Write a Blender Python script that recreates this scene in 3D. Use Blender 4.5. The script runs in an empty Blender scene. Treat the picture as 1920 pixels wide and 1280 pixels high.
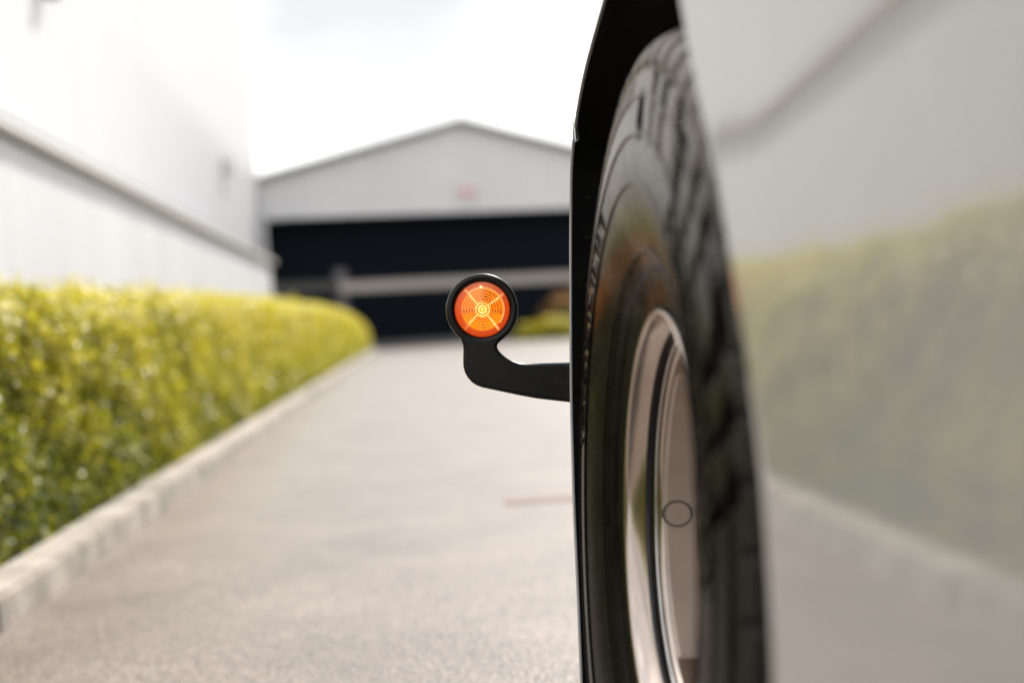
import bpy, bmesh, math, random
import numpy as np
from mathutils import Vector, Matrix
random.seed(7); rng = np.random.default_rng(7)
R = math.radians
S = bpy.context.scene; COL = S.collection

# ------------------------------------------------------------------ camera
GZ = -0.015                                     # ground level
cam = bpy.data.cameras.new('camera'); camo = bpy.data.objects.new('camera', cam); COL.objects.link(camo)
th, psi, phi = R(3.5), R(4.25), R(.75)
F = Vector((math.sin(psi)*math.cos(phi), math.cos(psi)*math.cos(phi), -math.sin(phi)))
R0 = Vector((math.cos(psi), -math.sin(psi), 0)); U0 = R0.cross(F)
Rr = R0*math.cos(th) - U0*math.sin(th); Uu = U0*math.cos(th) + R0*math.sin(th)
M = Matrix((Rr, Uu, -F)).transposed().to_4x4(); M.translation = Vector((0, 0, .56)); camo.matrix_world = M
cam.lens = 50; cam.sensor_width = 36; cam.clip_start = .02; cam.clip_end = 2000
cam.dof.use_dof = True; cam.dof.focus_distance = 1.60; cam.dof.aperture_fstop = 2.5
S.camera = camo

# ------------------------------------------------------------------ light
SUN_EL, SUN_AZ = R(47), R(28)                  # azimuth from +Y towards +X
W = bpy.data.worlds.new('World'); S.world = W; W.use_nodes = True
nt = W.node_tree; nt.nodes.clear()
def N(t, kind, **kw):
    n = t.nodes.new(kind)
    for k, v in kw.items():
        if k in n.inputs: n.inputs[k].default_value = v
        else: setattr(n, k, v)
    return n
sky = N(nt, 'ShaderNodeTexSky', sky_type='NISHITA', sun_disc=False)
sky.sun_elevation = SUN_EL; sky.sun_rotation = SUN_AZ; sky.air_density = 1.3; sky.dust_density = 2.0
bg = N(nt, 'ShaderNodeBackground', Strength=.10)
tc = N(nt, 'ShaderNodeTexCoord'); mp = N(nt, 'ShaderNodeMapping'); mp.inputs['Scale'].default_value = (2.2, 2.2, 6)
nz = N(nt, 'ShaderNodeTexNoise', Scale=1.1, Detail=5.0, Roughness=.5)
rp = N(nt, 'ShaderNodeValToRGB'); rp.color_ramp.elements[0].position = .36; rp.color_ramp.elements[1].position = .56
rp.color_ramp.elements[0].color = (.72, .72, .72, 1); rp.color_ramp.elements[1].color = (1, 1, 1, 1)
mx = N(nt, 'ShaderNodeMixRGB')                         # bright thin cloud with greyer patches
nz2 = N(nt, 'ShaderNodeTexNoise', Scale=1.7, Detail=4.0, Roughness=.5); mp2 = N(nt, 'ShaderNodeMapping'); mp2.inputs['Scale'].default_value = (1.3, 1.3, 3.5); mp2.inputs['Location'].default_value = (.2, 1.4, .6)
rp2 = N(nt, 'ShaderNodeValToRGB'); rp2.color_ramp.elements[0].position = .42; rp2.color_ramp.elements[1].position = .56
rp2.color_ramp.elements[0].color = (.43, .45, .47, 1); rp2.color_ramp.elements[1].color = (1, .99, .98, 1)
ml = N(nt, 'ShaderNodeMixRGB', blend_type='MULTIPLY', Fac=1.0); ml.inputs[1].default_value = (7.2, 7.15, 7.15, 1)
L = nt.links.new
L(tc.outputs['Generated'], mp.inputs[0]); L(mp.outputs[0], nz.inputs[0]); L(nz.outputs['Fac'], rp.inputs[0])
L(tc.outputs['Generated'], mp2.inputs[0]); L(mp2.outputs[0], nz2.inputs[0]); L(nz2.outputs['Fac'], rp2.inputs[0]); L(rp2.outputs[0], ml.inputs[2]); L(ml.outputs[0], mx.inputs[2])
cd = F*(50/36*1920)+Rr*(690-960)-Uu*(-10-640); cd.normalize()      # one greyer cloud over the shed
vd = N(nt, 'ShaderNodeVectorMath', operation='DOT_PRODUCT'); vd.inputs[1].default_value = cd; L(tc.outputs['Generated'], vd.inputs[0])
md = N(nt, 'ShaderNodeMath', operation='MULTIPLY_ADD'); md.inputs[1].default_value = .012; L(nz2.outputs['Fac'], md.inputs[0]); L(vd.outputs['Value'], md.inputs[2])
mr = N(nt, 'ShaderNodeMapRange', interpolation_type='SMOOTHSTEP'); mr.inputs['From Min'].default_value = .999; mr.inputs['From Max'].default_value = 1.0075; L(md.outputs[0], mr.inputs[0])
mc = N(nt, 'ShaderNodeMixRGB'); mc.inputs[2].default_value = (3.35, 3.4, 3.45, 1); L(mr.outputs[0], mc.inputs[0]); L(ml.outputs[0], mc.inputs[1]); L(mc.outputs[0], mx.inputs[2])
L(rp.outputs[0], mx.inputs[0]); L(sky.outputs[0], mx.inputs[1]); L(mx.outputs[0], bg.inputs[0])
out = N(nt, 'ShaderNodeOutputWorld'); L(bg.outputs[0], out.inputs[0])
sl = bpy.data.lights.new('sun', 'SUN'); sl.energy = 3.2; sl.angle = R(4); sl.color = (1, .94, .86)
so = bpy.data.objects.new('sun', sl); COL.objects.link(so)
sd = Vector((math.sin(SUN_AZ)*math.cos(SUN_EL), math.cos(SUN_AZ)*math.cos(SUN_EL), math.sin(SUN_EL)))
so.rotation_euler = sd.to_track_quat('Z', 'Y').to_euler()
S.view_settings.view_transform = 'Standard'; S.view_settings.look = 'None'
S.view_settings.exposure = 1.42; S.view_settings.gamma = 1
S.cycles.max_bounces = 10; S.cycles.transparent_max_bounces = 8

# ------------------------------------------------------------------ materials
def mat(name, col, rough=.6, metal=0, **kw):
    m = bpy.data.materials.new(name); m.use_nodes = True
    b = m.node_tree.nodes['Principled BSDF']
    b.inputs['Base Color'].default_value = (*col, 1); b.inputs['Roughness'].default_value = rough
    b.inputs['Metallic'].default_value = metal
    for k, v in kw.items(): b.inputs[k.replace('_', ' ')].default_value = v
    return m
def noisy(m, c1, c2, scale, detail=6, coord='Object', sc=(1, 1, 1), bump=0, bscale=None, rough=None, p=(.35, .65)):
    t = m.node_tree; b = t.nodes['Principled BSDF']; l = t.links.new
    c = N(t, 'ShaderNodeTexCoord'); mp = N(t, 'ShaderNodeMapping'); mp.inputs['Scale'].default_value = sc
    n = N(t, 'ShaderNodeTexNoise', Scale=scale, Detail=float(detail), Roughness=.6); r = N(t, 'ShaderNodeValToRGB')
    r.color_ramp.elements[0].color = (*c1, 1); r.color_ramp.elements[1].color = (*c2, 1)
    r.color_ramp.elements[0].position, r.color_ramp.elements[1].position = p
    l(c.outputs[coord], mp.inputs[0]); l(mp.outputs[0], n.inputs[0]); l(n.outputs['Fac'], r.inputs[0]); l(r.outputs[0], b.inputs['Base Color'])
    if bump:
        n2 = N(t, 'ShaderNodeTexNoise', Scale=bscale or scale*8, Detail=4.0); bp = N(t, 'ShaderNodeBump', Strength=bump, Distance=.004)
        l(mp.outputs[0], n2.inputs[0]); l(n2.outputs['Fac'], bp.inputs['Height']); l(bp.outputs[0], b.inputs['Normal'])
    if rough:
        mr = N(t, 'ShaderNodeMapRange'); mr.inputs['To Min'].default_value, mr.inputs['To Max'].default_value = rough
        l(n.outputs['Fac'], mr.inputs[0]); l(mr.outputs[0], b.inputs['Roughness'])
    return m
m_asph = mat('asphalt', (.2, .18, .16), .42)
def asphalt(m):
    t = m.node_tree; b = t.nodes['Principled BSDF']; l = t.links.new
    c = N(t, 'ShaderNodeTexCoord')
    big = N(t, 'ShaderNodeTexNoise', Scale=2.2, Detail=7.0, Roughness=.65); fine = N(t, 'ShaderNodeTexNoise', Scale=85.0, Detail=3.0)
    vo = N(t, 'ShaderNodeTexVoronoi', Scale=120.0)
    r = N(t, 'ShaderNodeValToRGB'); r.color_ramp.elements[0].position = .3; r.color_ramp.elements[1].position = .7
    r.color_ramp.elements[0].color = (.118, .098, .086, 1); r.color_ramp.elements[1].color = (.190, .160, .143, 1)
    r2 = N(t, 'ShaderNodeValToRGB'); r2.color_ramp.elements[0].position = .35; r2.color_ramp.elements[1].position = .68
    r2.color_ramp.elements[0].color = (.50, .50, .50, 1); r2.color_ramp.elements[1].color = (1.3, 1.28, 1.25, 1)
    mu = N(t, 'ShaderNodeMixRGB', blend_type='MULTIPLY', Fac=1.0)
    l(c.outputs['Object'], big.inputs[0]); l(c.outputs['Object'], fine.inputs[0]); l(c.outputs['Object'], vo.inputs[0])
    l(big.outputs['Fac'], r.inputs[0]); l(fine.outputs['Fac'], r2.inputs[0]); l(r.outputs[0], mu.inputs[1]); l(r2.outputs[0], mu.inputs[2])
    l(mu.outputs[0], b.inputs['Base Color'])
    bp = N(t, 'ShaderNodeBump', Strength=.6, Distance=.003); l(vo.outputs['Distance'], bp.inputs['Height']); l(bp.outputs[0], b.inputs['Normal'])
asphalt(m_asph)
m_soil = noisy(mat('soil', (.08, .06, .04), .9), (.05, .04, .025), (.12, .09, .06), 12, bump=.5)
m_field = noisy(mat('gravel', (.2, .18, .16), .9), (.16, .15, .12), (.24, .22, .19), 1.5)
m_kerb = noisy(mat('concrete', (.4, .37, .33), .8), (.16, .14, .12), (.33, .30, .26), 5, bump=.4, bscale=90)
m_clad = mat('white_cladding', (.8, .8, .8), .45)
def streaks(m, c1, c2, sc):
    noisy(m, c1, c2, 1.0, 4, 'Object', sc, p=(.3, .7)); return m
streaks(m_clad, (.49, .495, .515), (.56, .565, .585), (1.2, 1.2, .12))
m_shed = streaks(mat('pale_grey_cladding', (.6, .6, .6), .45), (.64, .64, .65), (.70, .70, .705), (1.0, 1.0, .15))
m_lowclad = streaks(mat('grey_cladding', (.5, .5, .5), .5), (.415, .415, .425), (.425, .425, .435), (1, 1, .15))
m_tall = streaks(mat('white_wall_cladding', (.5, .5, .5), .5), (.48, .485, .505), (.51, .515, .535), (1, 1, .15))
def painted_shade(m):                                           # soft grey shadow painted into the tall wall's lower far corner
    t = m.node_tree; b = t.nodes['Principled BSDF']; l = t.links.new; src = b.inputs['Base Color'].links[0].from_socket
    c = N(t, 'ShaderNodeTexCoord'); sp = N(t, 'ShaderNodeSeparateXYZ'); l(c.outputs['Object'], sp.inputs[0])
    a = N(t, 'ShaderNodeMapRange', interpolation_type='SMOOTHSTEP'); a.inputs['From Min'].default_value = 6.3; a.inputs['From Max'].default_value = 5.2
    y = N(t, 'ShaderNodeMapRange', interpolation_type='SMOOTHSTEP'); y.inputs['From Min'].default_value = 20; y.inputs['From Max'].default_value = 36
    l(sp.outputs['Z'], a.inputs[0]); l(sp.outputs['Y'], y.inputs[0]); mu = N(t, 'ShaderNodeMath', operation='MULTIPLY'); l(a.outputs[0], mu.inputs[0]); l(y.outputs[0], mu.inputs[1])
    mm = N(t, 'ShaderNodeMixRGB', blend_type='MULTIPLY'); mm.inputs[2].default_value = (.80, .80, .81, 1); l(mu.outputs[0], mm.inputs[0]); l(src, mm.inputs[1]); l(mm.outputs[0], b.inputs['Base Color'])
painted_shade(m_tall)
m_gut = mat('gutter_grey', (.70, .69, .68), .5)
m_roof = mat('roof_sheet', (.30, .32, .34), .45, .2)
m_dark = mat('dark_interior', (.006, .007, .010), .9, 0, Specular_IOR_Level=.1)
m_darkblue = mat('interior_shade', (.005, .008, .012), .9, 0, Specular_IOR_Level=.1)  # near-black, darkness of the unlit shed interior put into the colour
m_beam = mat('beige_painted_steel', (.36, .33, .31), .5)
m_darkbeam = mat('dark_steel', (.045, .045, .045), .6)
m_post = mat('grey_steel', (.10, .10, .11), .5)
m_red = mat('red_sign', (.70, .46, .46), .5)
m_signw = mat('white_sign', (.7, .66, .66), .5)
m_thr = mat('threshold_concrete', (.16, .16, .16), .8)
m_paint = mat('gloss_paint', (.57, .566, .56), .5, .0, Specular_IOR_Level=.1, Coat_Weight=1.0, Coat_Roughness=.05, Coat_IOR=2.15)
m_black = noisy(mat('black_plastic', (.012, .012, .013), .6), (.008, .008, .009), (.018, .018, .018), 30)
m_clip = mat('bright_clip', (.92, .92, .90), .18, 1)
m_bracket = mat('grey_bracket', (.25, .25, .25), .4)
m_rubber = noisy(mat('tyre_rubber', (.02, .02, .019), .3, 0, Specular_IOR_Level=.11), (.007, .0065, .006), (.014, .013, .012), 25, rough=(.22, .32), bump=.15, bscale=300)
m_tread = noisy(mat('tread_rubber', (.06, .055, .05), .5, 0, Specular_IOR_Level=.2), (.012, .012, .012), (.030, .029, .028), 40, rough=(.35, .55))
def dust(m):                                            # pale dust plus skylight painted into the colour of the upper tyre
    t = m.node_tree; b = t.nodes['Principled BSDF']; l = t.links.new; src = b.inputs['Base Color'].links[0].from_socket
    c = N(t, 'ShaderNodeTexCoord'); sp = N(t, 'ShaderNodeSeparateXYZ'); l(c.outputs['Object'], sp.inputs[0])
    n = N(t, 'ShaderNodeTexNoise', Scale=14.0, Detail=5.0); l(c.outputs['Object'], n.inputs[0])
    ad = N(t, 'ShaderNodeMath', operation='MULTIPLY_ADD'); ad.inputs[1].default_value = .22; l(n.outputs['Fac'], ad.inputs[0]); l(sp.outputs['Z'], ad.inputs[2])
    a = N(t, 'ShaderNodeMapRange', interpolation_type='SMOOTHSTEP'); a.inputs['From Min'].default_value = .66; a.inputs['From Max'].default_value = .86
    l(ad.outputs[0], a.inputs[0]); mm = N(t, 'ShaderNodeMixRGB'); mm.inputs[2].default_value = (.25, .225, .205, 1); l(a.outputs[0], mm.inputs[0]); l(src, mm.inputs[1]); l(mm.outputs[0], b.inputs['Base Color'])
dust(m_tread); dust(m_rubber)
m_alu = noisy(mat('polished_aluminium', (.7, .68, .66), .14, 1), (.60, .52, .47), (.68, .60, .54), 14, sc=(1, 1, 1), rough=(.19, .27), bump=.03, bscale=60)
m_alum = noisy(mat('satin_aluminium', (.6, .57, .54), .3, .3), (.60, .50, .44), (.68, .57, .50), 22, rough=(.38, .5), bump=.06, bscale=70)
m_ring = mat('dark_ring', (.10, .10, .11), .4, .4)
m_hous = mat('black_rubber_housing', (.013, .013, .013), .42)
m_leaf = mat('hedge_leaf', (.09, .12, .01), .38)
def leafmat(m, cols, tr=.45):
    t = m.node_tree; b = t.nodes['Principled BSDF']; l = t.links.new
    a = N(t, 'ShaderNodeAttribute', attribute_name='tint'); r = N(t, 'ShaderNodeValToRGB')
    r.color_ramp.elements[0].color = (*cols[0], 1); r.color_ramp.elements[1].color = (*cols[-1], 1)
    for i, c in enumerate(cols[1:-1]):
        e = r.color_ramp.elements.new((i+1)/(len(cols)-1)); e.color = (*c, 1)
    l(a.outputs['Fac'], r.inputs[0]); l(r.outputs[0], b.inputs['Base Color'])
    tl = N(t, 'ShaderNodeBsdfTranslucent'); ms = N(t, 'ShaderNodeMixShader', Fac=tr); o = t.nodes['Material Output']
    l(r.outputs[0], tl.inputs[0]); l(b.outputs[0], ms.inputs[1]); l(tl.outputs[0], ms.inputs[2]); l(ms.outputs[0], o.inputs[0])
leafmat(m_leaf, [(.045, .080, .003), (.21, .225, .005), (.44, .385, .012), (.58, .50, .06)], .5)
m_leafo = mat('orange_leaf', (.3, .15, .03), .5); leafmat(m_leafo, [(.25, .10, .02), (.40, .20, .05), (.45, .26, .09)])
m_core = noisy(mat('dark_core', (.03, .03, .01), .9), (.02, .03, .006), (.05, .06, .012), 20)  # dark colour for the light-blocking cores inside the foliage

# ------------------------------------------------------------------ helpers
def tag(o, label=None, cat=None, group=None, kind=None):
    for k, v in (('label', label), ('category', cat), ('group', group), ('kind', kind)):
        if v: o[k] = v
    return o
def link(name, me, m, parent=None):
    o = bpy.data.objects.new(name, me); COL.objects.link(o)
    if m: me.materials.append(m)
    if parent: o.parent = parent
    return o
def mesh(name, V, Fc, m, parent=None, smooth=False):
    me = bpy.data.meshes.new(name); me.from_pydata([tuple(v) for v in V], [], [tuple(f) for f in Fc]); me.update()
    if smooth: me.polygons.foreach_set('use_smooth', [True]*len(me.polygons))
    return link(name, me, m, parent)
def empty(name, loc):
    o = bpy.data.objects.new(name, None); COL.objects.link(o); o.location = loc; o.empty_display_size = .2; return o
def bm_obj(name, bm, m, parent=None, smooth=False):
    me = bpy.data.meshes.new(name); bm.to_mesh(me); bm.free()
    if smooth: me.polygons.foreach_set('use_smooth', [True]*len(me.polygons))
    return link(name, me, m, parent)
def add_box(bm, c, s, bev=0, rot=None):
    r = bmesh.ops.create_cube(bm, size=1); vs = r['verts']
    bmesh.ops.scale(bm, vec=s, verts=vs)
    if bev:
        es = list({e for v in vs for e in v.link_edges})
        vs = list({v for f in bmesh.ops.bevel(bm, geom=es, offset=bev, segments=2, affect='EDGES')['faces'] for v in f.verts} | {v for v in vs if v.is_valid})
    if rot: bmesh.ops.rotate(bm, verts=vs, cent=(0, 0, 0), matrix=rot)
    bmesh.ops.translate(bm, vec=c, verts=vs)
def box(name, lo, hi, m, parent=None, bev=0):
    bm = bmesh.new(); lo = Vector(lo); hi = Vector(hi); add_box(bm, (lo+hi)/2, hi-lo, bev); return bm_obj(name, bm, m, parent)
def prism(name, pts, axis_from, axis_to, m, parent=None, fn=None):
    """closed polygon pts (a,b) swept between two values; fn maps (a,b,t)->xyz"""
    n = len(pts); V = [fn(a, b, axis_from) for a, b in pts]+[fn(a, b, axis_to) for a, b in pts]
    Fc = [tuple(range(n))[::-1], tuple(range(n, 2*n))]+[(i, (i+1) % n, n+(i+1) % n, n+i) for i in range(n)]
    o = mesh(name, V, Fc, m, parent)
    bm = bmesh.new(); bm.from_mesh(o.data); bmesh.ops.recalc_face_normals(bm, faces=bm.faces); bm.to_mesh(o.data); bm.free(); return o
def grid(name, P, m, parent=None, smooth=True, flip=False):
    P = np.asarray(P); a, b, _ = P.shape; V = P.reshape(-1, 3)
    Fc = [(i*b+j, i*b+j+1, (i+1)*b+j+1, (i+1)*b+j) for i in range(a-1) for j in range(b-1)]
    if flip: Fc = [f[::-1] for f in Fc]
    return mesh(name, V, Fc, m, parent, smooth)
def ribbed(name, p0, p1, z0, z1, m, parent, pitch=.25, depth=.03, gable=None):
    """trapezoid-profiled sheet wall from p0 to p1 (x,y), front to the left of p0->p1 reversed; gable(s)->top z"""
    p0 = Vector((*p0, 0)); p1 = Vector((*p1, 0)); d = (p1-p0); Ln = d.length; d.normalize(); nrm = Vector((d.y, -d.x, 0))
    prof = [(0, 0), (.62, 0), (.72, 1), (.90, 1), (1.0, 0)]
    s = 0; cols = []
    while s < Ln:
        for u, h in prof[:-1]:
            if s+u*pitch < Ln: cols.append((s+u*pitch, h*depth))
        s += pitch
    cols.append((Ln, 0)); V = []; Fc = []
    for s, h in cols:
        q = p0+d*s+nrm*h; zt = gable(s/Ln) if gable else z1
        V += [(q.x, q.y, z0), (q.x, q.y, zt)]
    for i in range(len(cols)-1): Fc.append((2*i, 2*i+2, 2*i+3, 2*i+1))
    return mesh(name, V, Fc, m, parent)

# ------------------------------------------------------------------ ground
mesh('ground', [(-600, -300, GZ-.02), (600, -300, GZ-.02), (600, 900, GZ-.02), (-600, 900, GZ-.02)], [(0, 1, 2, 3)], m_field)['kind'] = 'structure'
mesh('driveway', [(-.872, -12, GZ), (9, -12, GZ), (9, 60, GZ), (-12, 60, GZ), (-12, 43.5, GZ), (-.872, 43.5, GZ)], [(0, 1, 2, 3, 4, 5)], m_asph)['kind'] = 'structure'
mesh('planting_bed', [(-3.15, -12, GZ+.02), (-1.01, -12, GZ+.02), (-1.01, 43.5, GZ+.02), (-3.15, 43.5, GZ+.02)], [(0, 1, 2, 3)], m_soil)['kind'] = 'structure'
bm = bmesh.new(); y = -8.0
while y < 43:
    l_ = .996; dx = random.uniform(-.002, .002)
    add_box(bm, (-.934+dx, y+l_/2, GZ+.0375-.02+random.uniform(-.0015, .0015)), (.122, l_, .115), .009); y += 1.0
k = bm_obj('kerb', bm, m_kerb); k['kind'] = 'structure'
# rust-brown strip let into the driveway
o = box('metal_strip', (.285, 4.50, GZ-.002), (1.35, 4.62, GZ+.004), mat('rusty_strip', (.145, .105, .09), .8), None, 0)
tag(o, 'thin faded reddish brown strip crossing the pale driveway beside the wheel', 'metal strip')

# ------------------------------------------------------------------ hedges
def leaf_mesh(P, Nn, size, tint, name, m, parent=None):
    """one folded leaf (two quads sharing a midrib) at each P facing roughly Nn"""
    n = len(P); a = rng.normal(size=(n, 3)); Nn = Nn+rng.normal(size=(n, 3))*.55; Nn /= np.linalg.norm(Nn, axis=1)[:, None]
    T = np.cross(Nn, a); T /= np.linalg.norm(T, axis=1)[:, None]; Bn = np.cross(Nn, T)
    s = size[:, None]; V = np.empty((n, 6, 3))
    V[:, 0] = P-T*s; V[:, 1] = P-T*s*.1+Bn*s*.52+Nn*s*.16; V[:, 2] = P+T*s*.75+Bn*s*.30+Nn*s*.08
    V[:, 3] = P+T*s*1.05; V[:, 4] = P+T*s*.75-Bn*s*.30+Nn*s*.08; V[:, 5] = P-T*s*.1-Bn*s*.52+Nn*s*.16
    me = bpy.data.meshes.new(name); me.vertices.add(n*6); me.vertices.foreach_set('co', V.ravel())
    idx = (np.arange(n)[:, None]*6+np.array([0, 1, 2, 3, 0, 3, 4, 5])[None]).ravel()
    me.loops.add(n*8); me.loops.foreach_set('vertex_index', idx.astype(np.int32))
    me.polygons.add(n*2); me.polygons.foreach_set('loop_start', (np.arange(n*2)*4).astype(np.int32)); me.polygons.foreach_set('loop_total', np.full(n*2, 4, np.int32))
    me.update(calc_edges=True)
    at = me.attributes.new('tint', 'FLOAT', 'POINT'); at.data.foreach_set('value', np.repeat(tint, 6).astype(np.float32))
    return link(name, me, m, parent)
def lump(y, u):
    w = y+.35*np.sin(u*2.3+y*.7); v = u+.5*np.sin(y*1.9)
    return (np.sin(w*2.1+v*2.9)*.30+np.sin(w*5.3-v*5.7+1)*.3+np.sin(w*9.7+v*8+2)*.25+np.sin(w*19-v*13)*.2)
hy = [-8, 4, 5, 6.6, 11.6, 19, 30, 37, 40, 42, 43]; hz = [.74, .755, .77, .80, .875, .95, .95, .80, .68, .45, .1]
XF, XB = -1.035, -2.05
def shell(y, u):
    """u in 0..1 from the front base, up the front, over the top to the back top"""
    H = np.interp(y, hy, hz); Ls = H-GZ; w = (XF-XB)*np.clip((43.2-y)/4.0, .12, 1)**.5; tot = Ls+w; s = u*tot
    r = .16; fr = s < Ls
    x = np.where(fr, XF, XF-(s-Ls)); z = np.where(fr, GZ+s, H)
    nx = np.where(fr, 1., 0.); nz_ = np.where(fr, 0., 1.)
    # round the shoulder
    dsh = s-Ls; t = np.clip((dsh+r)/(2*r), 0, 1); inr = np.abs(dsh) < r; ang = t*np.pi/2
    x = np.where(inr, XF-r+r*np.cos(ang), x); z = np.where(inr, H-r+r*np.sin(ang), z)
    nx = np.where(inr, np.cos(ang), nx); nz_ = np.where(inr, np.sin(ang), nz_)
    endp = np.clip((y-41.5)/1.5, 0, 1); x = x-.25*endp**2
    return x, z, nx, nz_
def make_hedge():
    Ps, Ns, Sz, Ti = [], [], [], []
    for y0, y1, dens, sz in ((-1, 2.0, 2500, .013), (2.0, 5.5, 11000, .0125), (5.5, 10, 5200, .0155), (10, 20, 1900, .024), (20, 43, 850, .036)):
        n = int((y1-y0)*1.75*dens); y = rng.uniform(y0, y1, n); u = rng.uniform(0, 1, n)
        x, z, nx, nz_ = shell(y, u); dep = rng.beta(1.2, 2.2, n)*.11; lp = lump(y, u*4)*.045
        st = (rng.uniform(size=n) < .06)*rng.uniform(.01, .065, n)*(z > .6)       # sprigs that stand proud
        off = lp-dep+st
        P = np.c_[x+nx*off, y, z+nz_*off]; Nn = np.c_[nx, rng.normal(size=n)*.2, nz_+.25]
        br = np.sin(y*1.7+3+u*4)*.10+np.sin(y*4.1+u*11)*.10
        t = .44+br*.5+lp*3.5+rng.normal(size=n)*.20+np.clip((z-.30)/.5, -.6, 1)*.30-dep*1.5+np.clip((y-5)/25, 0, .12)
        Ps.append(P); Ns.append(Nn); Sz.append(sz*rng.uniform(.65, 1.35, n)); Ti.append(np.clip(t, 0, 1))
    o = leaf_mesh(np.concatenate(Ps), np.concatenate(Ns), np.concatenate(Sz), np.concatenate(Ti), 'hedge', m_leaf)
    tag(o, 'long clipped yellow-green hedge behind the kerb along the left of the driveway', 'hedge')
    ys = np.concatenate([np.arange(-1, 12, .06), np.arange(12, 42.9, .25)]); us = np.linspace(0, 1, 26); G = []
    for y in ys:
        x, z, nx, nz_ = shell(np.full(26, y), us); o2 = lump(y, us*4)*.045-.085
        G.append(np.c_[x+nx*o2, np.full(26, y), np.maximum(z+nz_*o2, GZ)])
    G = np.array(G); back = G[:, -1:].copy(); back[:, :, 2] = GZ; G = np.concatenate([G, back], 1)
    grid('blocking_core', G, m_core, o)  # dark hull added inside the leaves to block light, as twig mass
make_hedge()
def bush(name, c, rx, ry, rz, n, sz, m, label, cat, flat=0):
    d = rng.normal(size=(n, 3)); d /= np.linalg.norm(d, axis=1)[:, None]; d[:, 2] = np.abs(d[:, 2])
    rad = 1-.28*rng.beta(1.1, 2, n)+.10*np.sin(d[:, 0]*7+d[:, 1]*5)+.07*np.sin(d[:, 2]*13+d[:, 0]*9)
    P = np.c_[c[0]+d[:, 0]*rx*rad, c[1]+d[:, 1]*ry*rad, c[2]+d[:, 2]*rz*rad]
    o = leaf_mesh(P, d, sz*rng.uniform(.6, 1.4, n), np.clip(.5+rng.normal(size=n)*.2+d[:, 2]*.3, 0, 1), name, m); tag(o, label, cat)
    bm = bmesh.new(); bmesh.ops.create_icosphere(bm, subdivisions=3, radius=1)
    for v in bm.verts:
        v.co = Vector((c[0]+v.co.x*rx*.78, c[1]+v.co.y*ry*.78, max(GZ-.01, c[2]+v.co.z*rz*.78)))
    bm_obj('blocking_core', bm, m_core, o, True)  # same kind of light-blocking hull, added inside the bush
bush('bush', (5.3, 43.2, GZ), 2.1, .8, .72, 5000, .045, m_leaf, 'low rounded yellow-green bush at the foot of the dark shed opening', 'bush')
bush('shrub', (5.3, 44.4, GZ), 1.25, .5, 1.50, 1500, .05, m_leafo, 'orange-brown shrub rising behind the low green bush by the shed', 'shrub')

# ------------------------------------------------------------------ lean-to building on the left
b1 = empty('low_building', (-3.2, 17, GZ)); b1.location = (0, 0, 0)
tag(b1, 'low white ribbed-clad building with a grey gutter right behind the hedge', 'building')
ribbed('wall', (-3.2, 35.2), (-3.2, -20), GZ, 2.34, m_clad, b1, .60, .006)
box('end_wall', (-4.44, 35.2, GZ), (-3.203, 35.32, 2.40), m_clad, b1)
# gutter: half-round trough profile
gp = [(-3.19, 2.44), (-3.19, 2.33), (-3.16, 2.28), (-3.10, 2.265), (-3.045, 2.29), (-3.02, 2.34), (-3.02, 2.42), (-3.035, 2.42), (-3.035, 2.345), (-3.06, 2.305), (-3.10, 2.285), (-3.15, 2.30), (-3.175, 2.34), (-3.175, 2.44)]
gp = [(-3.19+(a+3.19)*.62, 2.44+(b-2.44)*.5) for a, b in gp]
prism('gutter', gp, -20, 35.5, m_gut, b1, lambda a, b, t: (a, t, b))
prism('roof', [(-4.44, 2.75), (-3.10, 2.475), (-3.10, 2.455), (-4.44, 2.73)], -20, 35.45, m_roof, b1, lambda a, b, t: (a, t, b))
# ------------------------------------------------------------------ tall building behind it
b2 = empty('tall_building', (0, 0, 0)); tag(b2, 'tall white warehouse rising behind the low gutter-edged building', 'building')
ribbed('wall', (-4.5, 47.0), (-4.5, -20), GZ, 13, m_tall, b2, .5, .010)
box('end_wall', (-22, 47.0, GZ), (-4.503, 47.15, 13), m_clad, b2)
prism('roof', [(-22, 14.5), (-4.3, 13.06), (-4.3, 13.0), (-22, 14.4)], -20, 47.3, m_roof, b2, lambda a, b, t: (a, t, b))
bm = bmesh.new(); add_box(bm, (-4.33, 38.0, 5.12), (.30, .50, .42), .05); add_box(bm, (-4.42, 38.0, 5.4), (.1, .1, .2)); bm_obj('wall_lamp', bm, m_gut, b2)
bm = bmesh.new(); add_box(bm, (-4.36, 19.1, 5.27), (.20, .34, .16), .03); add_box(bm, (-4.44, 19.1, 5.38), (.08, .1, .2)); bm_obj('floodlight', bm, m_dark, b2)

# ------------------------------------------------------------------ far shed
b3 = empty('shed', (0, 0, 0)); tag(b3, 'wide pale grey gabled shed with a dark open front at the end of the driveway', 'shed')
ms = .24
def SP(x, off=0): return (x, 48+ms*x+off)
xr, xl, xe = 2.33, -7.2, 11.9
def gab(x): return 7.40-abs(x-xr)*.262
V = []; Fc = []; pitch = .5
def strip(xa, xb, z0):                                  # ribbed gable sheeting
    x = xa
    while x < xb-1e-6:
        x2 = min(x+pitch, xb)
        for u0, h0, u1, h1 in ((0, 0, .7, 0), (.7, 0, .78, .04), (.78, .04, .92, .04), (.92, .04, 1, 0)):
            a = x+(x2-x)*u0; b = x+(x2-x)*u1; n = len(V)
            ya = SP(a)[1]-h0; yb = SP(b)[1]-h1
            V.extend([(a, ya, z0), (b, yb, z0), (b, yb, gab(b)), (a, ya, gab(a))]); Fc.append((n, n+1, n+2, n+3))
        x = x2
ol, orr = -4.33, 9.6
strip(xl, ol, GZ); strip(ol, orr, 4.42); strip(orr, xe, GZ)
mesh('gable_wall', V, Fc, m_shed, b3)
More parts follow.
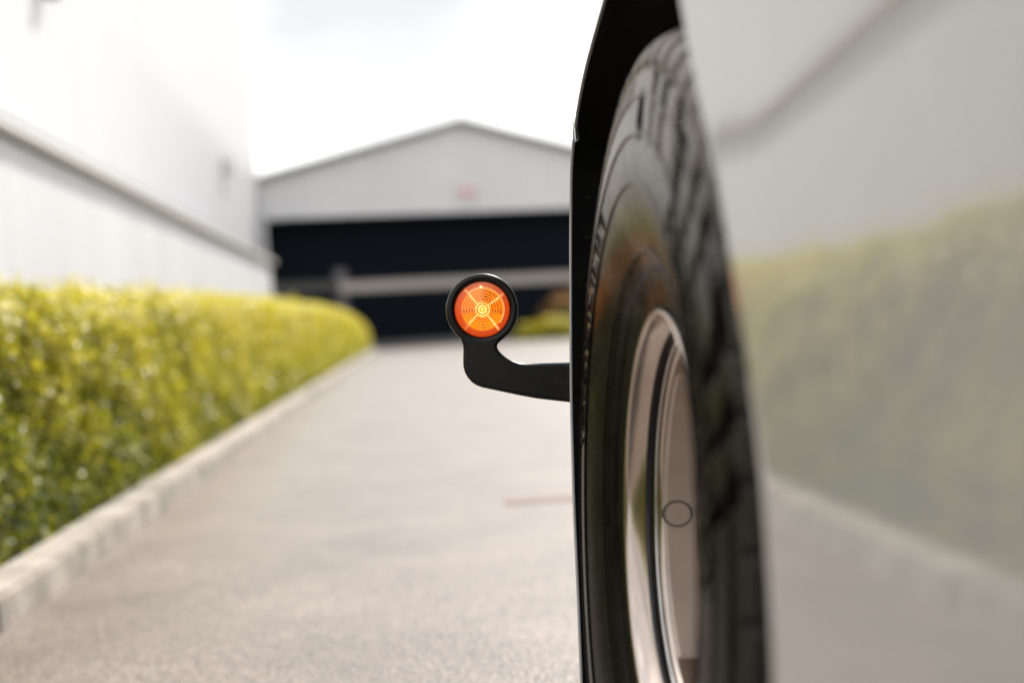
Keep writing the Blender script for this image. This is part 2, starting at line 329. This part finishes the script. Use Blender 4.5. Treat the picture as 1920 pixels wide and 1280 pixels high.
# roof slopes with verge trim
for s in (-1, 1):
    xo = xl-.4 if s < 0 else xe+.4
    A = (xr, 7.44); Bp = (xo, gab(xo)+.04)
    def fn(a, b, t): return (a-ms*t*.0, 48+ms*a+t, b)
    prism('roof', [A, Bp, (Bp[0], Bp[1]+.16), (A[0], A[1]+.16)], -.35, 30, m_roof, b3, fn)
for nm, xa in (('side_wall', xl), ('side_wall', xe)):
    ya = SP(xa)[1]; mesh(nm, [(xa, ya+.02, GZ), (xa, ya+30, GZ), (xa, ya+30, gab(xa)), (xa, ya+.02, gab(xa))], [(0, 1, 2, 3)], m_shed, b3)
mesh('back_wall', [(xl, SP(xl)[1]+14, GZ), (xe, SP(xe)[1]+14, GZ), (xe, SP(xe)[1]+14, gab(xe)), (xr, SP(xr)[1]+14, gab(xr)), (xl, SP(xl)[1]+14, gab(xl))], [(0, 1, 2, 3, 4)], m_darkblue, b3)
mesh('inner_floor', [(xl+.05, SP(xl)[1]+.05, GZ+.006), (xe-.05, SP(xe)[1]+.05, GZ+.006), (xe-.05, SP(xe)[1]+14, GZ+.006), (xl+.05, SP(xl)[1]+14, GZ+.006)], [(0, 1, 2, 3)], m_dark, b3)  # floor coloured near-black to carry the interior shade
# header, jambs, threshold
def sheared(name, x0, x1, z0, z1, o0, o1, m, par):
    V = [(x, 48+ms*x+o, z) for x in (x0, x1) for o in (o0, o1) for z in (z0, z1)]
    return mesh(name, V, [(0, 1, 3, 2), (4, 6, 7, 5), (0, 4, 5, 1), (2, 3, 7, 6), (1, 5, 7, 3), (0, 2, 6, 4)], m, par)
sheared('door_header', ol, orr, 4.422, 4.54, -.06, .1, m_shed, b3)
sheared('threshold', ol, orr, GZ, .17, -.5, -.1, m_thr, b3)
sheared('dark_sheet', ol+.1, orr-.1, .17, 4.41, .8, .9, m_darkblue, b3)  # added dark sheet across the opening, stands for the unlit interior
# small sign above the opening
sg = empty('sign', (0, 0, 0)); tag(sg, 'small faded red sign on the pale gable above the dark opening', 'sign')
sheared('board', 2.05, 2.75, 4.85, 5.32, -.10, -.07, m_signw, sg)
sheared('red_panel', 2.10, 2.45, 4.95, 5.30, -.125, -.101, m_red, sg)
sheared('red_panel', 2.52, 2.70, 4.90, 5.28, -.125, -.101, m_red, sg)
# beam barrier in front of the opening
br = empty('barrier', (0, 0, 0)); tag(br, 'long beige horizontal beam barrier on a grey post before the dark opening', 'barrier')
def BP(x, o): return 44+ms*x+o
def bbox(name, x0, x1, z0, z1, o0, o1, m, rise=0):
    V = [(x, BP(x, o), z+(x-x0)*rise) for x in (x0, x1) for o in (o0, o1) for z in (z0, z1)]
    return mesh(name, V, [(0, 1, 3, 2), (4, 6, 7, 5), (0, 4, 5, 1), (2, 3, 7, 6), (1, 5, 7, 3), (0, 2, 6, 4)], m, br)
bbox('beam', -1.90, 9.2, 1.80, 2.10, -.12, .12, m_beam, -.004)
bbox('dark_beam', -5.2, -1.95, 1.84, 2.17, -.1, .1, m_darkbeam)
bbox('post', -2.05, -1.70, GZ, 2.50, .13, .33, m_post)
bbox('post', 8.9, 9.2, GZ, 2.50, .13, .33, m_post)

# ------------------------------------------------------------------ vehicle
van = empty('van', (.153, 1.17, 0)); van.rotation_euler = (0, math.atan(.06), 0)
tag(van, 'glossy silver-white vehicle side with an open wheel arch filling the right edge', 'van')
ZA = .905
near_z = [.10, .33, .367, .415, .461, .497, .539, .593, .650, .716, .752, .80, .85, .89, ZA]
near_y = [.722, .718, .720, .728, .741, .756, .777, .806, .835, .872, .885, .90, .93, 1.00, 1.13]
far_z = [.08, .17, .267, .35, .462, .559, .66, .740, .774, .813, .838, .858, .885, .90, ZA]
far_y = [1.49, 1.515, 1.548, 1.582, 1.607, 1.612, 1.612, 1.605, 1.569, 1.506, 1.431, 1.333, 1.25, 1.19, 1.13]
def smooth(zz, yy, n=160, w=9):
    zd = np.linspace(zz[0], zz[-1], n); yd = np.interp(zd, zz, yy); k_ = np.hanning(2*w+1); k_ /= k_.sum(); o = yd.copy()
    pad = np.concatenate([2*yd[0]-yd[w:0:-1], yd, np.full(w, yd[-1])]); c = np.convolve(pad, k_, 'valid')
    f = np.clip((ZA-zd)/.02, 0, 1); return list(zd), list(c*f+yd*(1-f))
near_z, near_y = smooth(near_z, near_y); far_z, far_y = smooth(far_z, far_y)
def offx(y, z):                                        # body surface, local x (outwards is negative)
    o = 0
    if z > .45: o -= .17*(min(z, .8)-.45)**2*min(1, max(0, (1.15-y)/.25))*(1+.6*min(1, max(0, (.75-y)/.45)))
    if y > 1.13: o += .21*max(0, y-float(np.interp(z, far_z, far_y)))*min(1, (y-1.13)/.1)
    if y < .72: o += .010*(.72-y)**2
    return o
BOT = .16
def panel(name, zs, rows):
    G = []
    for z in zs: G.append([(offx(y, z)+dx, y-1.17, z) for y, dx in rows(z)])
    o = grid(name, G, m_paint, van)
    return o
zs = np.concatenate([np.linspace(BOT-.06, ZA-.012, 60)])
def lipn(y0, s):                                       # rolled lip columns next to the arch edge
    return [(y0+s*.010, .022), (y0+s*.0006, .012), (y0, .0080), (y0+s*.0012, .0050), (y0+s*.0035, .0024), (y0+s*.007, .0008), (y0+s*.012, 0)]
def bulge(z): return 0
def rows_near(z):
    y0 = float(np.interp(z, near_z, near_y)); r = lipn(y0, -1)
    for t in np.linspace(.02, 1, 50)**1.5: r.append((y0-.012-(y0+3.2)*t, 0))
    return r[::-1]
pn = panel('side_panel', zs, rows_near)
def rows_far(z):
    y0 = float(np.interp(z, far_z, far_y)); r = [(y0+.004, .0034), (y0+.0003, .0032), (y0, .0029), (y0, .0005), (y0+.0004, .0001), (y0+.001, 0)]
    for t in np.linspace(.03, 1, 24): r.append((y0+.001+(2.02-y0)*t, 0))
    return r
pf = panel('rear_panel', zs, rows_far)
def rows_top(z): return [(y, 0) for y in np.concatenate([np.linspace(-3.2, .6, 30), np.linspace(.7, 2.02, 40)])]
panel('upper_panel', np.linspace(ZA-.012+.0, 1.15, 12), rows_top)
# flip check done by eye: outward is -x
# rest of the shell: roof, ends, floor, far side
def bodybox():
    V = []; xs = offx(1.0, 1.15)
    prof = [(offx(1, 1.15)+.0, 1.15), (.06, 1.55), (.16, 1.86), (.30, 1.95), (1.45, 1.95), (1.6, 1.86), (1.70, 1.5), (1.78, 1.15), (1.80, .30), (1.6, .25)]
    prof[0] = (0, 1.15); wt = [1, .75, .5, .3, 0, 0, 0, 0, 0, 0]; G = []
    for y in np.concatenate([np.linspace(-4.37, -.6, 20), np.linspace(-.5, .85, 28)]):
        o = offx(y+1.17, 1.15); G.append([(x+o*w_, y, z if i < 1 else z-max(0, y-.3)**2*.5*(z-1.15)) for i, ((x, z), w_) in enumerate(zip(prof, wt))])
    mesh('tail_cap', G[-1], [tuple(range(len(G[-1])))], m_paint, van)
    return grid('upper_body', G, m_paint, van, True, True)
bodybox()
mesh('tail_panel', [(.26+offx(1.6, z), .84, z) for z in (.3, 1.15)]+[(1.8, .84, 1.15), (1.8, .84, .3)], [(0, 1, 2, 3)], m_paint, van)
mesh('front_panel', [(.02, -4.37, .25), (1.75, -4.37, .25), (1.75, -4.37, 1.15), (1.6, -4.37, 1.9), (.2, -4.37, 1.9), (.02, -4.37, 1.15)], [(0, 1, 2, 3, 4, 5)], m_paint, van)
mesh('underside', [(.05, -4.3, .22), (1.75, -4.3, .22), (1.75, -.47, .22), (.05, -.47, .22)], [(0, 1, 2, 3)], m_black, van)
mesh('side_window', [(.055, -3.3, 1.20), (.055, .45, 1.20), (.11, .35, 1.68), (.11, -2.9, 1.68)], [(0, 1, 2, 3)], mat('window_glass', (.02, .02, .022), .05), van)
# wheel arch liner
pth = [(y, z) for z, y in zip(near_z, near_y)][:-1]+[(y, z) for z, y in list(zip(far_z, far_y))[::-1]]
pth = np.array(pth); 
cen = np.array([1.16, .45]); G = []
for (y, z) in pth:
    d = np.array([y, z])-cen; d /= np.linalg.norm(d); row = []
    for x, o in ((.0032, .0022), (.010, .006), (.03, .020), (.06, .030), (.34, .030)):
        row.append((offx(min(y, 1.6), z)+x, y+d[0]*o-1.17, z+d[1]*o))
    G.append(row)
grid('arch_liner', G, m_black, van, True)
mesh('arch_inner_wall', [(.34, y-1.17, z) for y, z in ((.6, .05), (.6, 1.0), (1.75, 1.0), (1.75, .05))], [(0, 1, 2, 3)], m_black, van)
# clips and bracket on the liner edge
def lb(name, c, s, m, bev=.001, rot=None):
    bm = bmesh.new(); add_box(bm, c, s, bev, rot); return bm_obj(name, bm, m, van)
VM = Matrix.Rotation(math.atan(.06), 4, 'Y'); VM.translation = Vector((.153, 1.17, 0)); VI = VM.inverted()
def toL(x, y, z): return VI @ Vector((x, y, z))
lb('clip', toL(.2012, 1.566, .767), (.0068, .006, .028), m_clip, .0022, Matrix.Rotation(R(-22), 3, 'X'))
for zz in (.70, .655, .60, .53, .49, .43, .36, .29, .22):
    y0 = float(np.interp(zz, far_z, far_y))
    lb('liner_screw', (.022, y0-1.17+.006, zz), (.007, .004, .003), m_black, .001)

# wheel: local centre (0, 0, .385)
WC = .385
def lathe(name, fn, prof, m, parent, seg=360, a0=0, a1=2*math.pi, closed=True):
    n = len(prof); A = np.linspace(a0, a1, seg, endpoint=not closed); G = []
    for t in A:
        G.append([(x+dx, r2*math.cos(t), WC+r2*math.sin(t)) for (x, r), (dx, r2) in zip(prof, [fn(t, x, r) for x, r in prof])])
    if closed: G.append(G[0])
    return grid(name, G, m, parent)
ident = lambda t, x, r: (0, r)
wheel = None
# wheel disc with spokes, set deep behind the rim
bm = bmesh.new()
def ringprof(bm, prof, seg=128):
    rows = []
    for i in range(seg):
        t = 2*math.pi*i/seg; rows.append([bm.verts.new((x, r*math.cos(t), WC+r*math.sin(t))) for x, r in prof])
    for i in range(seg):
        a, b = rows[i], rows[(i+1) % seg]
        for j in range(len(prof)-1): bm.faces.new((a[j], a[j+1], b[j+1], b[j]))
ringprof(bm, [(.105, .001), (.105, .030), (.112, .036), (.120, .060), (.130, .070), (.140, .090), (.155, .090)])
for kk in range(6):
    t = 2*math.pi*kk/6+.6; c, s_ = math.cos(t), math.sin(t); q = []
    for rr, hw, xx in ((.06, .024, .124), (.10, .017, .122), (.145, .019, .126), (.166, .030, .132)):
        for sgn in (-1, 1):
            q.append((xx, rr*c-sgn*hw*s_, WC+rr*s_+sgn*hw*c)); q.append((xx+.03, rr*c-sgn*(hw+.006)*s_, WC+rr*s_+sgn*(hw+.006)*c))
    vs = [bm.verts.new(v) for v in q]
    for j in range(3):
        o_ = j*4; bm.faces.new((vs[o_], vs[o_+2], vs[o_+6], vs[o_+4])); bm.faces.new((vs[o_], vs[o_+4], vs[o_+5], vs[o_+1])); bm.faces.new((vs[o_+2], vs[o_+3], vs[o_+7], vs[o_+6]))
wheel = bm_obj('wheel', bm, m_alum, van)
rimp = [(.034, 0.1780), (.026, 0.1805), (.0232, 0.1810), (.0220, 0.1800), (.0222, 0.1772), (.0235, 0.1756), (.0260, 0.1750), (.0400, 0.1722), (.0404, 0.1680), (.0530, 0.1660), (.0534, 0.1590), (.057, 0.1584), (.10, 0.1580), (.15, 0.1575), (.20, 0.1650), (.215, 0.1730), (.225, 0.1820)]
lathe('rim', ident, rimp, m_alu, wheel, 256)
lathe('rim_band', ident, [(.0408, .1676), (.0412, .1668), (.0420, .1664), (.0475, .1654), (.0480, .1658)], mat('dark_band', (.02, .021, .024), .18), wheel, 256)
lathe('bead_line', ident, [(.0505+.0018*math.cos(a), .1648+.0018*math.sin(a)) for a in np.linspace(0, 2*math.pi, 9)], mat('chrome', (.8, .8, .8), .12, 1), wheel, 256)
# satin plate on the barrel with a bevelled border, and the ring mark on it
def patch(name, x0, x1, a0, a1, r, m, h=.003, bev=.004):
    us = [x0, x0+bev, x1-bev, x1]; nA = 40; A = list(np.linspace(a0+bev/r, a1-bev/r, nA)); A = [a0]+A+[a1]; G = []
    for i, t in enumerate(A):
        row = []
        for j, x in enumerate(us):
            e = i in (0, len(A)-1) or j in (0, 3); rr = r-(0 if e else h); row.append((x, rr*math.cos(t), WC+rr*math.sin(t)))
        G.append(row)
    return grid(name, G, m, wheel, False)
patch('barrel_plate', .0560, .091, R(-56), R(52), .1594, m_alum)
tr = R(-3.4); bm = bmesh.new(); rc = .1565; ns = 48; rows = []
for i in range(ns):
    a = 2*math.pi*i/ns; row = []
    for j in range(8):
        b_ = 2*math.pi*j/8; q = .0136+.0011*math.cos(b_); hgt = .0009*math.sin(b_)
        lx = .0695+q*math.cos(a); tt = tr+q*math.sin(a)*.86/rc; rr = rc-hgt
        row.append(bm.verts.new((lx, rr*math.cos(tt), WC+rr*math.sin(tt))))
    rows.append(row)
for i in range(ns):
    for j in range(8): bm.faces.new((rows[i][j], rows[(i+1) % ns][j], rows[(i+1) % ns][(j+1) % 8], rows[i][(j+1) % 8]))
bm_obj('ring_mark', bm, m_ring, wheel, True)
# tyre
TW = .245
side = [(.0340, .1770), (.0290, .1815), (.0275, .1870), (.0268, .1960), (.0240, .2060), (.0215, .2120), (.0208, .2140), (.0190, .2145)]
for r_ in np.arange(.218, .378, .004): side.append((float(-.002+(2.9 if r_ < .3 else 1.35)*(r_-.300)**2), float(r_)))
side += [(.0072, .3790), (.0055, .3800), (.0075, .3870), (.0110, .3940), (.0170, .4000), (.0250, .4045), (.0330, .4070), (.0400, .4080)]
gro = [.050, .074, .104, .146, .184]; xs_ = list(np.arange(.045, TW-.045, .004)); prof = list(side)
def crown(x): return .4125-.0045*((x-TW/2)/(TW/2-.045))**2
for g in gro: xs_ += [g-.0045, g-.0035, g+.0035, g+.0045]
for x in sorted(xs_): prof.append((x, crown(x)))
prof += [(TW-x, r) for x, r in side[::-1] if r > .1825]
def tyre_fn(t, x, r):
    dx = 0; xx = x if x < TW/2 else TW-x
    if r > .4060 and xx > .036:
        if any(abs(x-g) < .004 for g in gro): return 0, r-.0085
        band = sum(x > g for g in gro); ph = (t*180/math.pi/7.5+band*.37+(x-.1225)*9*(1 if band % 2 else -1)) % 1
        if ph < .11: return 0, r-.0060
        return 0, r
    deg = t*180/math.pi
    if x < TW/2:
        if .322 < r < .3725 and 96 < deg < 176:         # long side lugs on the upper front quarter
            if ((deg/9.5)+.22*math.sin(deg*.23)+(r-.34)*11) % 1 < .36+.10*math.sin(deg*.9): return .0050, r
        if .3785 < r < .4075:                            # shoulder lug cuts
            if (deg/6.0) % 1 < (.28 if 60 < deg < 125 else .12): return .0045, r-(.0150 if 60 < deg < 125 else .006)
            return 0, r
        if .288 < r < .322:                             # slanted block marks moulded into the sidewall
            q = (deg/4.2+.3*math.sin(deg*.7)+(r-.305)*34) % 1; g = (deg % 118)
            if 8 < g < 62 and q < .38: return -.0014, r
            if .298 < r < .312 and 8 < g < 62 and q < .55 and int(deg/4.2) % 2: return -.0011, r
        if .352 < r < .3705 and (deg/1.25) % 1 < .5 and ((deg+75) % 118) < 48: return .0010, r
    return dx, r
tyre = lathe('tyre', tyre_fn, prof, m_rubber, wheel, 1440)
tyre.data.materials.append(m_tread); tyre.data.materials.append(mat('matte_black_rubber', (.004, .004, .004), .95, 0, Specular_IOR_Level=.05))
for p in tyre.data.polygons:
    v = tyre.data.vertices[p.vertices[0]].co; rr = math.hypot(v.y, v.z-WC)
    if rr > .3725 and v.x < TW-.012: p.material_index = 1
    elif v.x < .02 and .322 < rr < .3725 and 96 < math.degrees(math.atan2(p.center.z-WC, p.center.y)) < 176:
        dg = math.degrees(math.atan2(p.center.z-WC, p.center.y)); q = ((dg/9.5)+.22*math.sin(dg*.23)+(math.hypot(p.center.y, p.center.z-WC)-.34)*11) % 1
        if q < .36+.10*math.sin(dg*.9): p.material_index = 2
    elif v.x < .02 and .288 < rr < .322:
        c_ = p.center; r_ = math.hypot(c_.y, c_.z-WC); deg = math.degrees(math.atan2(c_.z-WC, c_.y)) % 360; q = (deg/4.2+.3*math.sin(deg*.7)+(r_-.305)*34) % 1; g = deg % 118
        if 8 < g < 62 and (q < .38 or (.298 < r_ < .312 and q < .55 and int(deg/4.2) % 2)): p.material_index = 2
for x, r in ((.0100, .2300), (-.0018, .2850), (-.0016, .3240), (.0020, .3545)):
    pr = [(x-.0003+.0010*math.cos(a), r+.0010*math.sin(a)) for a in np.linspace(0, 2*math.pi, 9)]
    lathe('moulded_ring', ident, pr, m_rubber, tyre, 256)
# brake drum behind the wheel
bm = bmesh.new(); ringprof(bm, [(.150, .001), (.150, .15), (.158, .158), (.24, .158)]); bm_obj('brake_drum', bm, m_black, wheel, False)

# ------------------------------------------------------------------ marker lamp on its rubber arm
YL = 1.62
Bm = M.to_3x3()
def px(u, v, y=YL):
    r = F*(50/36*1920)+Rr*(u-960)-Uu*(v-640); return Vector((0, 0, .56))+r*(y/r.y)
c0 = px(904.5, 580); ringR = .0412
# silhouette: ring arc, then the arm outline
out2 = []
a_s, a_e = R(-51), R(231)
for i in range(97):
    a = a_s+(a_e-a_s)*i/96; out2.append((c0.x+ringR*math.cos(a), c0.z+ringR*math.sin(a)))
armp = [(866, 640), (869, 646), (870, 655), (869.5, 672), (869.8, 686), (872.5, 698), (878, 708.5), (885.5, 717), (894, 722.5), (905, 726.5), (945, 735), (976, 741.5), (1006, 747), (1040, 751), (1067, 754), (1100, 757), (1165, 762),
        (1165, 676), (1100, 678.8), (1067, 679.8), (1020, 681), (985, 681.8), (974, 680.5), (962, 676.5), (950, 670), (940, 662), (935, 656), (932.6, 650), (933.2, 645.5), (936.5, 641.5), (941, 638)]
arm_xz = [(px(u, v).x, px(u, v).z) for u, v in armp]
outline = out2+arm_xz
def curve_solid(name, outer, holes, y0, depth, bev, m, parent, res=3):
    cu = bpy.data.curves.new(name, 'CURVE'); cu.dimensions = '2D'; cu.fill_mode = 'BOTH'
    for pts in [outer]+holes:
        sp = cu.splines.new('POLY'); sp.points.add(len(pts)-1); sp.use_cyclic_u = True
        for q, (a, b) in zip(sp.points, pts): q.co = (a, b, 0, 1)
    cu.extrude = depth/2-bev; cu.bevel_depth = bev; cu.bevel_resolution = res; cu.offset = -bev
    tmp = bpy.data.objects.new('tmp', cu); me = bpy.data.meshes.new_from_object(tmp); bpy.data.objects.remove(tmp); bpy.data.curves.remove(cu)
    for v in me.vertices:
        a, b, c = v.co; v.co = toL(a, y0+depth/2-c, b)
    me.name = name; me.materials.clear()
    return link(name, me, m, parent)
hr = .0322
hole = [(c0.x+hr*math.cos(a), c0.z+hr*math.sin(a)) for a in np.linspace(0, 2*math.pi, 96, endpoint=False)][::-1]
m_hous.node_tree.nodes['Principled BSDF'].inputs['Roughness'].default_value = .42
noisy(m_hous, (.008, .008, .008), (.013, .0125, .0125), 60, bump=.08, bscale=900, rough=(.30, .42))
m_hous.node_tree.nodes['Principled BSDF'].inputs['Specular IOR Level'].default_value = .4
lamp = curve_solid('marker_lamp', outline, [hole], YL, .022, .0040, m_hous, van, 4)
tag(lamp, 'round amber marker lamp glowing in a black rubber holder on a curved arm')
me = lamp.data
# lens: fine concentric ridges as geometry, glow carried by a colour attribute (it is a lit lamp)
def lens():
    rs = np.linspace(0, .0322, 150); TH = 288; V = []; Cc = []
    pxs = .0412/68.0; rings = 5.3*pxs
    for r in rs:
        q = r/pxs                                       # radius in photo pixels, lens edge ~53
        if r > .0318: y = .004
        elif r > .0268: y = -.0005+.0034*((r-.0268)/.005)**1.6+.00022*math.sin(r/.00085*2*math.pi)
        else: y = -.0020-.0012*(1-(r/.0268)**2)+.00035*(((r+.0001)/rings) % 1)
        for k_ in range(TH):
            t = 2*math.pi*k_/TH; V.append(toL(c0.x+r*.975*math.cos(t), YL+.0022+y, c0.z+r*.975*math.sin(t)))
            d = math.degrees(t); ph = (q/5.3) % 1; sp = 0
            for sa in (32, 129, 223, 307):
                da = (d-sa+180) % 360-180; w = abs(math.radians(da))*q
                if q > 13 and q < 52:
                    wd = 1.05+q*.020 if q < 36 else 2.4; ringm = (.06+.94*math.exp(-((ph-.45)/.22)**2)) if q < 36 else (.05+.75*(math.sin(q*2.3)*.5+.5))*(.5+.5*math.sin(t*260))
                    sp = max(sp, math.exp(-(w/wd)**2)*ringm*(1 if q < 48 else .6))
            if q < 17:                                   # bright bull's eye
                s_ = .5+.5*math.cos((q-1.0)/3.1*math.pi); fade = 1 if q < 12 else max(0, (17-q)/5)
                wob = .62+.25*math.sin(3*t+q)+.16*math.sin(11*t-q*1.7)+(.25 if 250 < d < 345 and q > 6 else 0); sp = max(sp, (.95*s_**3)*fade*wob)
            edge = 1 if 40.5 < q < 43.0 and not (130 < d < 320) else 0
            sp = max(sp, edge*.22, (.9*math.exp(-((d-90)/3.0)**2) if 41 < q < 46 else 0))
            # dark dashes where the reflector shows through
            dk = 0; hs = (math.sin(k_*12.9898+int(q/2.65)*78.233)*43758.5453) % 1
            if 13 < q < 41:
                for ca, wa in ((182, 9), (350, 13), (30, 22), (72, 22), (270, 4)):
                    da = abs((d-ca+180) % 360-180)
                    if da < wa and ph > .52:
                        blk = (math.sin((int(d/4.5)+int(q/5.3)*17)*12.9898)*43758.5453) % 1
                        if ca in (182,): blk = .1 if da < 6 else .9
                        if ca == 350: blk = .1 if 343 < d < 355 or blk < .3 else .8
                        if blk < .48: dk = max(dk, .85)
            if q < 40.5:
                base = np.array([.88, .190+.035*math.sin(q*1.18), .002])*(.92+.14*math.sin(q/5.3*2*math.pi))
                if 200 < d < 345 and q > 24: base *= np.array([1.0, 1.25, .6])
            elif q < 43: base = np.array([.62, .06, .003])
            else:
                top = max(0, math.sin(t)); st = .5+.5*math.sin(q*2.6)
                base = np.array([.26+.36*st, .010+.055*st, .001])*(1-.18*top)+np.array([.06, .09, .06])*top**2*(.4+hs*.8)
            base = base+np.array([.55, .36, .05])*math.exp(-(q/9)**2); sp *= .70+.30*hs
            col = base*(1-dk)+np.array([.06, .006, .001])*dk
            col = col*(1-sp)+np.array([2.6, 1.65, .55])*sp
            Cc.append((*col, 1))
    Fc = []
    for i in range(len(rs)-1):
        for k_ in range(TH):
            a = i*TH+k_; b = i*TH+(k_+1) % TH; Fc.append((a, b, b+TH, a+TH))
    mm = mat('amber_lens', (.5, .10, .01), .16, 0, Coat_Weight=.6, Coat_Roughness=.06)
    t = mm.node_tree; b = t.nodes['Principled BSDF']; at = N(t, 'ShaderNodeAttribute', attribute_name='glow')
    t.links.new(at.outputs['Color'], b.inputs['Emission Color']); b.inputs['Emission Strength'].default_value = .45
    o = mesh('lens', V, Fc, mm, lamp, True)
    a = o.data.color_attributes.new('glow', 'FLOAT_COLOR', 'POINT'); a.data.foreach_set('color', np.array(Cc, dtype=np.float32).ravel())
lens()
# red-tinted seat ring round the lens
V = []; Fc = []; n = 128; pr = [(.0314, .0060), (.0316, .0028), (.0320, .0016), (.0324, .0020), (.0324, .008)]
for i in range(n):
    t = 2*math.pi*i/n
    for r, y in pr: V.append(toL(c0.x+r*math.cos(t), YL+y, c0.z+r*math.sin(t)))
for i in range(n):
    for j in range(4): Fc.append((i*5+j, i*5+j+1, ((i+1) % n)*5+j+1, ((i+1) % n)*5+j))
mesh('seat_ring', V, Fc, mat('dark_red_seal', (.09, .004, .004), .3), lamp, True)
bm = bmesh.new(); bmesh.ops.create_cone(bm, cap_ends=True, segments=64, radius1=.033, radius2=.031, depth=.012)
bmesh.ops.rotate(bm, verts=bm.verts, cent=(0, 0, 0), matrix=Matrix.Rotation(R(90), 3, 'X'))
bmesh.ops.translate(bm, verts=bm.verts, vec=(c0.x, YL+.022, c0.z))
for v in bm.verts: v.co = toL(*v.co)
bm_obj('back_shell', bm, m_hous, lamp)
# raised lettering and the diamond outline moulded into the arm
fc = bpy.data.curves.new('lettering', 'FONT'); fc.body = 'FRISPO'; fc.size = .0068; fc.extrude = .0007; fc.space_character = 1.05
tmp = bpy.data.objects.new('tmp', fc); me = bpy.data.meshes.new_from_object(tmp); bpy.data.objects.remove(tmp)
p0 = px(1037, 720)
for v in me.vertices:
    a, b, c = v.co; v.co = toL(p0.x+a*.80, YL-c-.0001, p0.z+b*1.08+a*.02)
m_mold = mat('moulded_relief', (.034, .033, .032), .4); me.materials.clear(); link('lettering', me, m_mold, lamp)
for (u0, v0), (u1, v1) in (((1030, 716), (1055, 733)), ((1054, 699), (1072, 711)), ((1030, 716), (1054, 699))):
    A = px(u0, v0); Bq = px(u1, v1); d = (Bq-A).normalized(); nn = Vector((-d.z, 0, d.x))*.00028; up = Vector((0, -.00025, 0))
    q = [A-nn, A+nn, Bq+nn, Bq-nn]; vs = [toL(*v) for v in q]+[toL(*(v+up)) for v in q]
    mesh('moulded_line', vs, [(4, 5, 6, 7), (0, 1, 5, 4), (1, 2, 6, 5), (2, 3, 7, 6), (3, 0, 4, 7)], m_mold, lamp)
# pale dust marks on the arm
m_dust = mat('dust', (.055, .052, .049), .8)
for cu_, cv, n_, sp_ in ((1008, 699, 26, 5), (962, 711, 22, 4), (963, 725, 8, 2.5), (945, 727, 5, 2), (1040, 721, 8, 5)):
    bm = bmesh.new()
    for _ in range(n_):
        q = px(cu_+random.gauss(0, sp_*.55), cv+random.gauss(0, sp_)); s_ = random.uniform(.00012, .00042)
        a = random.uniform(0, 3); vs = [bm.verts.new(toL(q.x+s_*math.cos(a+j*1.57), YL-.00012, q.z+s_*1.4*math.sin(a+j*1.57))) for j in range(4)]; bm.faces.new(vs)
    o = bm_obj('dust_mark', bm, m_dust, lamp); o['kind'] = 'stuff'
